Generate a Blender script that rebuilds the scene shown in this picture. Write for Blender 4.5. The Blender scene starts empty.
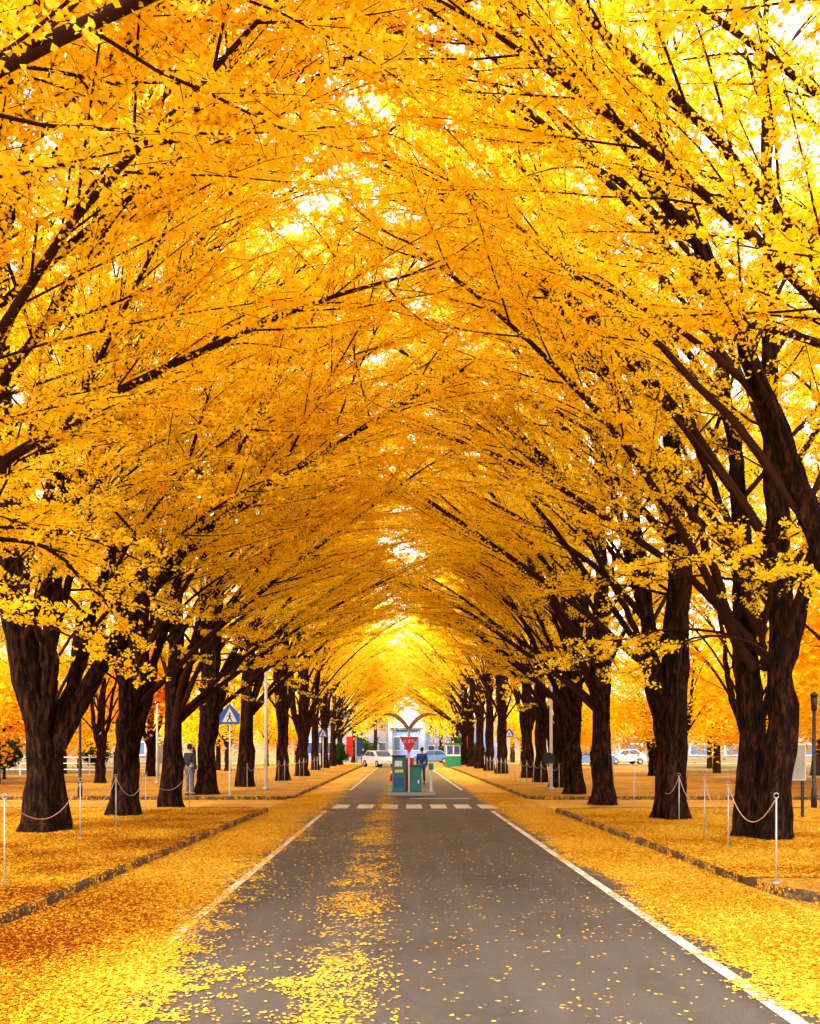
import bpy, bmesh, math, random
import numpy as np
from mathutils import Vector
SC = bpy.context.scene; COL = SC.collection
rng = np.random.default_rng(7); random.seed(7)
PI = math.pi; F = 900.0; H = 1.7
def at(px, py):                       # ground point seen at a pixel
    Y = F*H/(py-748.0); return ((px-401)*Y/F, Y)
def xat(px, Y): return (px-401)*Y/F
def zat(py, Y): return H+(748-py)*Y/F

# ------------------------------------------------------------------ materials
def new_mat(name):
    m = bpy.data.materials.new(name); m.use_nodes = True
    nt = m.node_tree; nt.nodes.clear(); return m, nt
class G:
    def __init__(s, nt): s.nt = nt
    def n(s, t, **kw):
        nd = s.nt.nodes.new(t)
        for k, v in kw.items(): setattr(nd, k, v)
        return nd
    def put(s, sock, v):
        if hasattr(v, 'is_linked') or isinstance(v, bpy.types.NodeSocket): s.nt.links.new(v, sock)
        else: sock.default_value = v
    def m(s, op, a, b=0.0, c=None, clamp=False):
        nd = s.n('ShaderNodeMath', operation=op, use_clamp=clamp)
        s.put(nd.inputs[0], a); s.put(nd.inputs[1], b)
        if c is not None: s.put(nd.inputs[2], c)
        return nd.outputs[0]
    def mix(s, f, a, b):
        nd = s.n('ShaderNodeMix', data_type='RGBA')
        s.put(nd.inputs[0], f); s.put(nd.inputs[6], a); s.put(nd.inputs[7], b)
        return nd.outputs[2]
    def sm(s, v, a, b):
        nd = s.n('ShaderNodeMapRange', interpolation_type='SMOOTHSTEP')
        s.put(nd.inputs[0], v); nd.inputs[1].default_value = a; nd.inputs[2].default_value = b
        return nd.outputs[0]
    def ramp(s, f, stops):
        nd = s.n('ShaderNodeValToRGB'); cr = nd.color_ramp
        while len(cr.elements) < len(stops): cr.elements.new(0.5)
        for e, (p, c) in zip(cr.elements, stops): e.position = p; e.color = (*c, 1)
        s.put(nd.inputs[0], f); return nd.outputs[0]
    def noise(s, vec, scale, detail=3, rough=.55):
        nd = s.n('ShaderNodeTexNoise'); s.put(nd.inputs['Vector'], vec)
        nd.inputs['Scale'].default_value = scale; nd.inputs['Detail'].default_value = detail
        nd.inputs['Roughness'].default_value = rough; return nd.outputs[0]
    def bump(s, h, strength, dist):
        nd = s.n('ShaderNodeBump'); s.put(nd.inputs['Height'], h)
        nd.inputs['Strength'].default_value = strength; nd.inputs['Distance'].default_value = dist
        return nd.outputs[0]
    def out(s, sh):
        o = s.n('ShaderNodeOutputMaterial'); s.nt.links.new(sh, o.inputs[0])
    def bsdf(s, col, rough=.8, normal=None, metal=0.0, spec=.3):
        b = s.n('ShaderNodeBsdfPrincipled'); s.put(b.inputs['Base Color'], col); s.put(b.inputs['Roughness'], rough)
        b.inputs['Metallic'].default_value = metal; b.inputs['Specular IOR Level'].default_value = spec
        if normal is not None: s.put(b.inputs['Normal'], normal)
        return b.outputs[0]
def plain(name, col, rough=.6, metal=0.0, var=.25, scale=6, spec=.3):
    m, nt = new_mat(name); g = G(nt)
    tc = g.n('ShaderNodeTexCoord').outputs['Object']
    nz = g.noise(tc, scale, 4)
    dark = tuple(c*(1-var) for c in col)+(1,); lite = tuple(min(1, c*(1+var*.6)) for c in col)+(1,)
    g.out(g.bsdf(g.mix(nz, dark, lite), rough, g.bump(nz, .15, .01), metal, spec)); return m

def leaf_mat(name, stops, transl=.45):
    m, nt = new_mat(name); g = G(nt)
    at_ = g.n('ShaderNodeAttribute', attribute_name='tint').outputs['Fac']
    oi = g.n('ShaderNodeObjectInfo').outputs['Random']
    f = g.m('ADD', at_, g.m('MULTIPLY', g.m('SUBTRACT', oi, .5), .22), clamp=True)
    c = g.ramp(f, stops)
    d = g.n('ShaderNodeBsdfDiffuse'); g.put(d.inputs[0], c)
    t = g.n('ShaderNodeBsdfTranslucent'); g.put(t.inputs[0], c)
    x = g.n('ShaderNodeMixShader'); x.inputs[0].default_value = transl
    nt.links.new(d.outputs[0], x.inputs[1]); nt.links.new(t.outputs[0], x.inputs[2]); g.out(x.outputs[0]); return m
GOLD = [(0, (.99, .52, .008)), (.25, (1, .68, .013)), (.6, (1, .78, .025)), (1, (1, .86, .13))]
M = {}
M['gold'] = leaf_mat('golden_leaf', GOLD, .64)
M['amber'] = leaf_mat('amber_leaf', [(0, (.92, .43, .004)), (.4, (1, .62, .012)), (1, (1, .75, .04))], .6)
M['red'] = leaf_mat('red_leaf', [(0, (.6, .16, .004)), (.5, (.92, .40, .008)), (1, (1, .55, .01))], .4)
M['green'] = leaf_mat('green_leaf', [(0, (.01, .03, .008)), (.5, (.03, .075, .015)), (1, (.10, .13, .02))], .3)
M['fallen'] = leaf_mat('fallen_leaf', [(0, (.20, .032, .004)), (.22, (.50, .165, .008)), (.5, (.76, .385, .013)), (1, (.86, .58, .08))], .12)

def bark():
    m, nt = new_mat('bark'); g = G(nt)
    tc = g.n('ShaderNodeTexCoord').outputs['Object']
    mp = g.n('ShaderNodeMapping'); g.put(mp.inputs[0], tc); mp.inputs['Scale'].default_value = (1, 1, .25)
    a = g.noise(mp.outputs[0], 12, 8, .72); b = g.noise(tc, 1.6, 3)
    c = g.ramp(a, [(.38, (.004, .0014, .001)), (.5, (.024, .008, .0034)), (.64, (.125, .042, .017))])
    c = g.mix(g.m('MULTIPLY', b, .4), c, (.014, .005, .0025, 1))
    g.out(g.bsdf(c, .9, g.bump(a, 1.0, .3), spec=.08)); return m
M['bark'] = bark()
M['twig'] = plain('twig_bark', (.030, .010, .004), .9, var=.5, scale=9, spec=.08)

def litter_nodes(g, P, base=0.0):
    v = g.n('ShaderNodeTexVoronoi'); g.put(v.inputs['Vector'], P); v.inputs['Scale'].default_value = 38
    sp = g.n('ShaderNodeSeparateColor'); g.put(sp.inputs[0], v.outputs['Color'])
    big = g.noise(P, .55, 4, .6)
    f = g.m('ADD', g.m('MULTIPLY', sp.outputs[0], .62), g.m('MULTIPLY', g.m('SUBTRACT', big, .36-base), .9), clamp=True)
    c = g.ramp(f, [(0, (.14, .032, .004)), (.25, (.44, .15, .006)), (.5, (.72, .35, .010)), (.8, (.84, .52, .025)), (1, (.88, .62, .09))])
    edge = g.m('MULTIPLY', g.sm(v.outputs['Distance'], .25, .62), .45)
    c = g.mix(edge, c, (.12, .04, .005, 1))
    return c, v, sp
def litter():
    m, nt = new_mat('leaf_litter'); g = G(nt)
    P = g.n('ShaderNodeNewGeometry').outputs['Position']
    c, v, sp = litter_nodes(g, P)
    s = g.n('ShaderNodeSeparateXYZ'); g.put(s.inputs[0], P); ax = g.m('ABSOLUTE', s.outputs[0])
    nz = g.noise(P, .35, 5, .6); gr = g.noise(P, 6, 4)
    lawn = g.mix(gr, (.036, .038, .010, 1), (.20, .13, .028, 1))
    out_ = g.m('MULTIPLY', g.sm(g.m('ADD', ax, g.m('MULTIPLY', g.m('SUBTRACT', nz, .5), 16)), 10, 24), .75)
    c = g.mix(g.m('LESS_THAN', sp.outputs[1], out_), c, lawn)
    h = g.m('ADD', g.m('MULTIPLY', v.outputs['Distance'], -1), sp.outputs[1])
    g.out(g.bsdf(c, .8, g.bump(h, .8, .03), spec=.2)); return m
M['litter'] = litter()
def left_mask(g, x, y, nm):
    near = g.m('MULTIPLY', g.m('SUBTRACT', 1.0, g.sm(y, 6, 12)), .42)
    return g.sm(g.m('ADD', g.m('MULTIPLY', x, -1), g.m('ADD', near, g.m('MULTIPLY', nm, 1.3))), 1.85, 2.7)
def asphalt():
    m, nt = new_mat('asphalt_with_leaves'); g = G(nt)
    P = g.n('ShaderNodeNewGeometry').outputs['Position']
    s = g.n('ShaderNodeSeparateXYZ'); g.put(s.inputs[0], P); x, y = s.outputs[0], s.outputs[1]
    fine = g.noise(P, 120, 4, .8); mid = g.noise(P, 9, 5, .65); big = g.noise(P, .5, 5, .6)
    c = g.ramp(fine, [(.32, (.018, .0145, .012)), (.52, (.060, .047, .039)), (.70, (.24, .19, .155))])
    c = g.mix(g.m('MULTIPLY', g.sm(big, .35, .65), .6), c, (.034, .026, .021, 1))
    c = g.mix(g.m('MULTIPLY', g.sm(mid, .42, .72), .45), c, (.085, .066, .054, 1))
    mp = g.n('ShaderNodeMapping'); g.put(mp.inputs[0], P); mp.inputs['Scale'].default_value = (1.6, .06, 1)
    c = g.mix(g.m('MULTIPLY', g.sm(g.noise(mp.outputs[0], 1.0, 3), .45, .65), .45), c, (.095, .074, .060, 1))
    nz = g.noise(P, 1.3, 5, .65); nm = g.m('SUBTRACT', nz, .5)
    right = g.sm(g.m('ADD', x, g.m('MULTIPLY', nm, .9)), 2.45, 2.95)
    left = left_mask(g, x, y, nm)
    bd = g.m('ABSOLUTE', g.m('ADD', g.m('ADD', x, .42), g.m('MULTIPLY', nm, .7)))
    band = g.m('MULTIPLY', g.m('SUBTRACT', 1.0, g.sm(bd, .05, .42)), g.sm(nz, .40, .66))
    band = g.m('MULTIPLY', band, .55)
    far = g.m('MULTIPLY', g.sm(y, 30, 60), .3)
    dens = g.m('ADD', g.m('ADD', g.m('MAXIMUM', g.m('MAXIMUM', right, left), band), far), .012)
    lc, v, sp = litter_nodes(g, P, .12)
    mask = g.m('LESS_THAN', sp.outputs[2], dens)
    c = g.mix(mask, c, lc)
    nr = g.bump(g.m('ADD', fine, g.m('MULTIPLY', mask, 1.2)), .6, .010)
    g.out(g.bsdf(c, g.m('ADD', .66, g.m('MULTIPLY', mask, .2)), nr, spec=.3)); return m
M['asphalt'] = asphalt()
def paint():
    m, nt = new_mat('worn_white_paint'); g = G(nt)
    P = g.n('ShaderNodeNewGeometry').outputs['Position']
    a = g.noise(P, 28, 5, .7); b = g.noise(P, 2.2, 3)
    c = g.mix(g.sm(g.m('ADD', a, g.m('MULTIPLY', b, .5)), .62, .74), (.16, .12, .09, 1), (.64, .58, .47, 1))
    s = g.n('ShaderNodeSeparateXYZ'); g.put(s.inputs[0], P)
    nm = g.m('SUBTRACT', g.noise(P, 1.3, 5, .65), .5)
    lc, v, sp = litter_nodes(g, P, .14)
    mask = g.m('LESS_THAN', sp.outputs[2], g.m('ADD', g.m('MULTIPLY', left_mask(g, s.outputs[0], s.outputs[1], nm), 1.3), .07))
    g.out(g.bsdf(g.mix(mask, c, lc), .7, spec=.3)); return m
M['paint'] = paint()
def kerb_mat():
    m, nt = new_mat('kerb_stone_with_leaves'); g = G(nt)
    P = g.n('ShaderNodeNewGeometry').outputs['Position']
    a = g.noise(P, 14, 6, .7); b = g.noise(P, 2.4, 4)
    c = g.ramp(a, [(.3, (.030, .015, .007)), (.55, (.095, .052, .027)), (.75, (.22, .14, .08))])
    lc, v, sp = litter_nodes(g, P, 0)
    mask = g.m('LESS_THAN', sp.outputs[2], g.m('MULTIPLY', g.sm(b, .38, .66), .7))
    g.out(g.bsdf(g.mix(mask, c, lc), .9, g.bump(g.m('ADD', a, mask), .8, .02), spec=.2)); return m
M['kerb'] = kerb_mat()
M['white'] = plain('white_painted_metal', (.66, .64, .60), .45, var=.15)
M['steel'] = plain('galvanised_steel', (.40, .39, .37), .4, .3, var=.2)
M['black'] = plain('black_metal', (.012, .012, .013), .5)
M['rope'] = plain('pink_white_rope', (.58, .38, .30), .8, var=.4, scale=20)
M['blue'] = plain('sign_blue', (.012, .08, .42), .4, var=.1)
M['redp'] = plain('sign_red', (.48, .012, .012), .4, var=.15)
M['teal'] = plain('teal_enamel', (.01, .13, .13), .4, var=.2)
M['navy'] = plain('navy_enamel', (.012, .05, .19), .4, var=.2)
M['orange'] = plain('orange_paint', (.42, .17, .07), .5, var=.25)
M['greenp'] = plain('green_paint', (.02, .17, .07), .5, var=.2)
M['yellowp'] = plain('yellow_paint', (.75, .44, .03), .5, var=.1)
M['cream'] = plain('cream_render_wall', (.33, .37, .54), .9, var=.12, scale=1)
M['lilac'] = plain('pale_blue_cladding', (.24, .32, .60), .7, var=.15, scale=1)
M['tan'] = plain('muted_tan_wall', (.18, .13, .08), .9, var=.2, scale=1)
M['glass'] = plain('window_glass', (.05, .08, .17), .1, var=.3, scale=1, spec=.8)
M['roof'] = plain('grey_roof', (.12, .11, .13), .8)
M['concrete'] = plain('concrete', (.25, .22, .18), .9, var=.3)
M['skin'] = plain('skin', (.55, .32, .22), .6, var=.05)
M['hair'] = plain('dark_hair', (.015, .01, .008), .7)
M['cloth1'] = plain('dark_cloth', (.02, .022, .03), .9)
M['cloth2'] = plain('grey_cloth', (.10, .10, .12), .9)
M['cloth3'] = plain('red_cloth', (.4, .03, .03), .9)
M['cloth4'] = plain('navy_cloth', (.012, .05, .20), .9)
M['tyre'] = plain('tyre_rubber', (.012, .012, .012), .8)
M['lamp'] = plain('lamp_glass', (.8, .78, .7), .2)

# ------------------------------------------------------------------ objects
def link(name, me, mat=None, parent=None):
    o = bpy.data.objects.new(name, me); COL.objects.link(o)
    if mat is not None and not me.materials: me.materials.append(mat)
    if parent: o.parent = parent
    return o
def tag(o, label, cat, group=None, kind=None):
    if kind: o['kind'] = kind
    if label: o['label'] = label
    if cat: o['category'] = cat
    if group: o['group'] = group
    return o
def thing(name, label, cat, loc=(0, 0, 0), rz=0, group=None):
    o = bpy.data.objects.new(name, None); COL.objects.link(o); o.empty_display_size = .2
    o.location = loc; o.rotation_euler = (0, 0, rz); return tag(o, label, cat, group)
def dup(root, loc, rz=0, label=None, scale=None):
    r = root.copy(); COL.objects.link(r); r.location = loc; r.rotation_euler = (0, 0, rz)
    if scale: r.scale = scale
    if label: r['label'] = label
    for ch in list(root.children):
        c = ch.copy(); COL.objects.link(c); c.parent = r
        for gch in list(ch.children):
            d = gch.copy(); COL.objects.link(d); d.parent = c
    return r
class MB:
    def __init__(s): s.v = []; s.f = []
    def add(s, vs, fs):
        b = len(s.v); s.v += [tuple(v) for v in vs]; s.f += [tuple(i+b for i in f) for f in fs]; return s
    def box(s, c, d, bev=0.0):
        bm = bmesh.new(); bmesh.ops.create_cube(bm, size=1)
        for v in bm.verts: v.co = Vector((c[0]+v.co.x*d[0], c[1]+v.co.y*d[1], c[2]+v.co.z*d[2]))
        if bev > 0: bmesh.ops.bevel(bm, geom=bm.edges[:], offset=bev, segments=2, affect='EDGES', profile=.5)
        bm.verts.index_update(); vs = [v.co[:] for v in bm.verts]; fs = [[v.index for v in f.verts] for f in bm.faces]
        bm.free(); return s.add(vs, fs)
    def tube(s, pts, r, k=10):
        pts = [Vector(p) for p in pts]; n = len(pts)
        rr = r if isinstance(r, (list, tuple)) else [r]*n
        d = (pts[-1]-pts[0]).normalized(); ref = Vector((1, 0, 0)) if abs(d.x) < .8 else Vector((0, 0, 1))
        vs = []; fs = []
        for i, p in enumerate(pts):
            t = (pts[min(i+1, n-1)]-pts[max(i-1, 0)]).normalized(); u = t.cross(ref).normalized(); w = t.cross(u)
            for j in range(k):
                a = 2*PI*j/k; vs.append(p+(u*math.cos(a)+w*math.sin(a))*rr[i])
        for i in range(n-1):
            for j in range(k): fs.append((i*k+j, i*k+(j+1) % k, (i+1)*k+(j+1) % k, (i+1)*k+j))
        fs.append(tuple(range(k))[::-1]); fs.append(tuple((n-1)*k+j for j in range(k)))
        return s.add(vs, fs)
    def prism(s, prof, y0, y1):        # profile in x,z pushed along y
        n = len(prof); vs = [(x, y0, z) for x, z in prof]+[(x, y1, z) for x, z in prof]
        fs = [tuple(range(n)), tuple(range(2*n-1, n-1, -1))]+[(i, i+n, (i+1) % n+n, (i+1) % n) for i in range(n)]
        return s.add(vs, fs)
    def build(s, name, mat, parent=None, smooth=False):
        me = bpy.data.meshes.new(name); me.from_pydata(s.v, [], s.f)
        bm = bmesh.new(); bm.from_mesh(me); bmesh.ops.recalc_face_normals(bm, faces=bm.faces[:]); bm.to_mesh(me); bm.free()
        if smooth: me.polygons.foreach_set('use_smooth', [True]*len(me.polygons))
        return link(name, me, mat, parent)
def quads_mesh(name, V, tint=None):
    n = len(V)//4; me = bpy.data.meshes.new(name); me.vertices.add(len(V)); me.vertices.foreach_set('co', V.astype(np.float32).ravel())
    me.loops.add(4*n); me.loops.foreach_set('vertex_index', np.arange(4*n, dtype=np.int32))
    me.polygons.add(n); me.polygons.foreach_set('loop_start', np.arange(0, 4*n, 4, dtype=np.int32))
    if tint is not None:
        a = me.attributes.new('tint', 'FLOAT', 'POINT'); a.data.foreach_set('value', np.repeat(tint, 4).astype(np.float32))
    me.update(calc_edges=True); return me
def leaf_quads(P, size, flat=0.6, rg=rng):
    n = len(P)
    N = rg.normal(size=(n, 3)); N[:, 2] = np.abs(N[:, 2])+flat*2; N /= np.linalg.norm(N, axis=1)[:, None]
    D = rg.normal(size=(n, 3)); D -= (D*N).sum(1)[:, None]*N; D /= np.linalg.norm(D, axis=1)[:, None]
    E = np.cross(N, D); s = size[:, None] if hasattr(size, '__len__') else size
    fold = rg.uniform(-.15, .25, (n, 1))
    V = np.stack([P, P+s*(.72*D+.55*E+fold*N), P+s*D, P+s*(.72*D-.55*E+fold*N)], 1)
    return V.reshape(-1, 3)

# ------------------------------------------------------------------ ginkgo generator
NP_ = 64
def cr_resample(pts, n):
    pts = np.array(pts, float); L = np.r_[0, np.cumsum(np.linalg.norm(np.diff(pts, axis=0), axis=1))]
    t = np.linspace(0, L[-1], n); raw = np.stack([np.interp(t, L, pts[:, i]) for i in range(3)], 1)
    for _ in range(10): raw[1:-1] = (raw[:-2]+2*raw[1:-1]+raw[2:])/4
    return raw
def tube_np(out, pts, rad, k, ph=None, rg=None):
    n = len(pts); T = np.gradient(pts, axis=0); T /= np.linalg.norm(T, axis=1)[:, None]+1e-9
    d = pts[-1]-pts[0]; ref = np.array([1., 0, 0]) if abs(d[0]) < .7*np.linalg.norm(d) else np.array([0, 0, 1.])
    U = np.cross(T, ref); U /= np.linalg.norm(U, axis=1)[:, None]+1e-9; W = np.cross(T, U)
    a = np.arange(k)*2*PI/k; R = rad[:, None]*np.ones(k)[None]
    if ph is not None:
        tw = np.linspace(0, 1, n)[:, None]
        lump = rg.normal(size=(n, k)); lump = (lump+np.roll(lump, 1, 1)+np.roll(lump, -1, 1))/1.7; lump[1:-1] = (lump[:-2]+lump[1:-1]*1.5+lump[2:])/2.2
        R = R*(1+.14*np.sin(3*a+ph+tw*6)+.11*np.sin(5*a+2*ph-tw*11)+.08*np.sin(9*a+ph*3+tw*23)+lump*.07+rg.normal(size=(n, 1))*.035)
    V = pts[:, None]+R[..., None]*(np.cos(a)[None, :, None]*U[:, None]+np.sin(a)[None, :, None]*W[:, None])
    b = out['n']; i = np.arange(n-1)[:, None]*k; j = np.arange(k)[None]; j2 = (j+1) % k
    out['v'].append(V.reshape(-1, 3)); out['f'].append(np.stack([b+i+j, b+i+j2, b+i+k+j2, b+i+k+j], -1).reshape(-1, 4)); out['n'] += n*k
def tubes_mesh(name, out):
    V = np.concatenate(out['v']); Fc = np.concatenate(out['f']).astype(np.int32); me = bpy.data.meshes.new(name)
    me.vertices.add(len(V)); me.vertices.foreach_set('co', V.astype(np.float32).ravel())
    me.loops.add(Fc.size); me.loops.foreach_set('vertex_index', Fc.ravel()); me.polygons.add(len(Fc))
    me.polygons.foreach_set('loop_start', np.arange(0, Fc.size, 4, dtype=np.int32)); me.polygons.foreach_set('use_smooth', np.ones(len(Fc), bool))
    me.update(calc_edges=True); return me
def grow(p, az, el0, el1, L, n, wob, rg):
    pts = [np.array(p)]; a = az
    for i in range(n):
        t = i/max(1, n-1); el = el0+(el1-el0)*t+rg.normal()*wob; a += rg.normal()*wob
        pts.append(pts[-1]+L/n*np.array([math.cos(el)*math.cos(a), math.cos(el)*math.sin(a), math.sin(el)]))
    return np.array(pts)
def make_tree_meshes(seed, stems, leaf=.052, dens=70, reach=1.0, road=1.0, up=0.0, sp_=.42, tw_=.30, arches=3):
    rg = np.random.default_rng(seed)
    tr = {'v': [], 'f': [], 'n': 0}; br = {'v': [], 'f': [], 'n': 0}; seg = []
    ga = rg.uniform(0, 6)
    def spray(limb, rb, t_from, lenf):
        nL = len(limb); Ls = np.linalg.norm(np.diff(limb, axis=0), axis=1).sum()
        ns = int(Ls*(1-t_from)/sp_); side = 1
        for q in range(ns):
            t = t_from+(1-t_from)*(q+rg.uniform(0, .8))/ns; x = min(t, .999)*(nL-1); i = int(x); fr = x-i
            p = limb[i]*(1-fr)+limb[i+1]*fr; d = limb[i+1]-limb[i]; az = math.atan2(d[1], d[0]); el = math.atan2(d[2], math.hypot(d[0], d[1]))
            side = -side; L = (.8+2.1*(1-abs(t-.5)))*rg.uniform(.55, 1.2)*lenf
            sub = grow(p, az+side*rg.uniform(.35, .7), el*.8+rg.normal()*.2, el*.5+rg.normal()*.18, L, 5, .04, rg)
            tube_np(br, sub, np.linspace(max(.015, rb*.30*(1-t*.5)), .005, 6), 4)
            for a_, b_ in zip(sub[1:-1], sub[2:]): seg.append((a_, b_))
            nt_ = int(L/tw_)
            for w in range(nt_):
                tt = .18+.82*(w+rg.uniform(0, .8))/nt_; x = min(tt, .999)*5; i = int(x); fr = x-i
                pp = sub[i]*(1-fr)+sub[i+1]*fr; dd = sub[i+1]-sub[i]; az2 = math.atan2(dd[1], dd[0]); el2 = math.atan2(dd[2], math.hypot(dd[0], dd[1]))
                L2 = rg.uniform(.35, .95)*(1.1-.4*tt)
                tw = grow(pp, az2+(1 if w % 2 else -1)*rg.uniform(.4, .8), el2*.7+rg.normal()*.2, el2*.4+rg.normal()*.2-.05, L2, 2, .05, rg)
                tube_np(br, tw, np.array([.0045, .0035, .002]), 3); seg.append((tw[0], tw[1])); seg.append((tw[1], tw[2]))
    for st in stems:
        P = cr_resample(st['pts'], NP_); P[1:] += np.cumsum(rg.normal(size=(NP_-1, 3))*[.020, .020, 0], axis=0)
        r0 = st['r']; t = np.linspace(0, 1, NP_); rad = r0*(1-t)**1.25*.97+.02
        if st['pts'][0][2] <= 0: rad = rad+r0*.42*np.exp(-np.maximum(P[:, 2], 0)/.26)
        if r0 > .12: tube_np(tr, P, rad, 40, rg.uniform(0, 6), rg)
        else: tube_np(br, P, rad, 9)
        if st.get('spray'): spray(P, .10, st['spray'], st.get('sl', 1.1))
        nl = st['limbs']
        for q in range(nl):
            tt = st['t0']+(.97-st['t0'])*(q/nl)**1.1+rg.uniform(0, .02); x = min(tt, .99)*(NP_-1); i = int(x); fr = x-i; p = P[i]*(1-fr)+P[i+1]*fr
            hf = (p[2]-2)/16; ga += 2.4+rg.normal()*.3; az = ga
            if q % 3 == 0 and hf < .6 and road > .9: az = rg.normal()*.55
            toward = .5+.5*math.cos(az)
            L = (8.4-5.2*hf)*(.72+.5*toward*(2*road-1))*rg.uniform(.85, 1.12)*st.get('ll', 1)*reach
            e0 = math.radians(rg.uniform(42, 62)+14*hf)+up; e1 = e0-math.radians(rg.uniform(8, 36))
            limb = grow(p, az, e0, e1, L, 12, .035, rg); rb = min(rad[i]*.38, .070)*(L/8)**.5
            tube_np(br, limb, rb*(1-np.linspace(0, 1, 13))**.75+.009, 7)
            for a_, b_ in zip(limb[5:-1], limb[6:]): seg.append((a_, b_))
            spray(limb, rb, .28, .85+.2*L/8)
    # long thin arching boughs that stay bare for much of their length
    P = cr_resample(stems[0]['pts'], NP_)
    for q in range(arches):
        z = rg.uniform(2.8, 7.5); i = int(np.argmin(np.abs(P[:, 2]-z)))
        limb = grow(P[i], rg.uniform(-1.0, 1.0), math.radians(rg.uniform(50, 64)), math.radians(rg.uniform(12, 34)), rg.uniform(8.5, 11.5), 18, .022, rg)
        tube_np(br, limb, rg.uniform(.040, .058)*(1-np.linspace(0, 1, 19))**.7+.009, 8)
        spray(limb, .05, .5, .8)
    # short drooping sprays low on the trunk
    for q in range(4 if arches > 1 else 0):
        z = rg.uniform(3.0, 5.0); i = int(np.argmin(np.abs(P[:, 2]-z)))
        limb = grow(P[i], rg.uniform(-1.9, 1.9), math.radians(rg.uniform(20, 40)), math.radians(rg.uniform(-38, -18)), rg.uniform(2.6, 4.0), 10, .04, rg)
        tube_np(br, limb, .030*(1-np.linspace(0, 1, 11))+.007, 6); spray(limb, .03, .45, .42)
    S = np.array(seg); Ls = np.linalg.norm(S[:, 1]-S[:, 0], axis=1); cnt = rg.poisson(Ls*dens/4.0)
    idx = np.repeat(np.arange(len(S)), cnt); tt = rg.random(len(idx))[:, None]
    C = S[idx, 0]*(1-tt)+S[idx, 1]*tt
    C = np.repeat(C, 4, axis=0); spur = np.repeat(rg.random(len(idx)), 4)
    Pp = C+rg.normal(size=C.shape)*[.036, .036, .028]
    tint = .45*rg.random(len(Pp))+.3*spur+.25*(.5+.5*np.sin(C[:, 0]*1.3+C[:, 1]*1.7+C[:, 2]*1.1+seed))
    V = leaf_quads(Pp, leaf*rg.uniform(.7, 1.2, len(Pp)), .10, rg); print('leaves', seed, len(Pp), 'twigs', len(br['v']))
    return tubes_mesh('trunk', tr), tubes_mesh('branches', br), quads_mesh('crown', V, tint), len(Pp)
S_ = lambda pts, r, limbs, t0, **k: dict(pts=pts, r=r, limbs=limbs, t0=t0, **k)
VAR = {}
VAR['fork'] = make_tree_meshes(11, [S_([(0, 0, -.1), (0, 0, 1.6), (-.55, .1, 3.8), (-.8, .2, 9), (-.5, 0, 17.5)], .33, 17, .2),
    S_([(.1, 0, 1.1), (.75, -.1, 2.6), (1.7, -.2, 4.2), (2.9, -.3, 5.5), (4.4, -.3, 6.7), (6.2, 0, 8.0), (8, .2, 9.1)], .15, 9, .25, ll=.6, spray=.3),
    S_([(.05, 0, 1.3), (.6, .4, 3.8), (1.5, .8, 7.2), (2.6, 1.1, 10.8)], .13, 8, .25, ll=.6, spray=.35),
    S_([(.05, 0, 1.7), (.3, -.5, 4.2), (.8, -1.1, 8), (1.5, -1.6, 13)], .121, 8, .28, ll=.6, spray=.4),
    S_([(.05, 0, 3.2), (.9, -.8, 5.2), (2.2, -1.5, 7.8), (3.8, -2.0, 10.2)], .07, 5, .35, ll=.5, spray=.35),
    S_([(0, 0, 3.3), (.2, -1.3, 4.4), (-.2, -2.6, 4.5), (-.5, -3.8, 3.9)], .045, 3, .3, ll=.28, spray=.15, sl=.7),
    S_([(0, 0, 3.6), (.6, -1.2, 5.0), (1.0, -2.6, 5.3), (1.3, -3.8, 4.8)], .045, 3, .3, ll=.28, spray=.2, sl=.7),
    S_([(-.1, .1, 1.2), (-.7, .9, 3.6), (-1.2, 1.5, 7), (-1.4, 2, 13)], .15, 8, .3, ll=.8)], arches=4)
VAR['single'] = make_tree_meshes(22, [S_([(0, 0, -.1), (.05, 0, 3), (.1, .1, 8), (0, 0, 18.5)], .28, 26, .13),
    S_([(0, -.1, 2.1), (.8, -.7, 4.4), (2.0, -1.2, 6.8), (3.7, -1.3, 9), (5.4, -1, 10.8)], .10, 5, .32, ll=.55, spray=.3),
    S_([(.05, .0, 2.5), (.9, .1, 4.6), (2.4, .3, 7.2), (4.4, .2, 9.2), (6.2, 0, 10.4)], .08, 4, .4, ll=.45, spray=.35),
    S_([(0, .1, 2.1), (.4, .7, 5), (.9, 1.2, 8.5), (1.5, 1.5, 12.5)], .121, 7, .3, ll=.6, spray=.35)])
VAR['twin'] = make_tree_meshes(33, [S_([(-.05, .18, -.1), (-.1, .2, 3), (.05, .3, 7), (.3, .5, 17)], .25, 16, .16),
    S_([(.15, -.15, -.1), (.25, -.3, 2.5), (.45, -.6, 6), (.8, -1.0, 10), (1.4, -1.3, 15.5)], .23, 14, .18),
    S_([(.2, 0, 3.0), (1.0, .4, 4.8), (2.2, .8, 6.9), (3.8, 1, 9.0), (5.6, 1, 10.8)], .075, 5, .32, ll=.55, spray=.3),
    S_([(.1, 0, 3.6), (.5, .1, 5.6), (1.5, .0, 8.4), (3.0, -.3, 10.8)], .07, 5, .35, ll=.5, spray=.35),
    S_([(-.1, .1, 2.2), (-.6, .4, 4.5), (-.9, .8, 7.5), (-1.4, 1.0, 12)], .121, 7, .3, ll=.6),
    S_([(0, 0, 3.0), (.5, 1.2, 4.5), (.9, 2.6, 4.7), (1.1, 3.9, 4.0)], .045, 3, .3, ll=.28, spray=.15, sl=.7)], arches=3)
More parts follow.
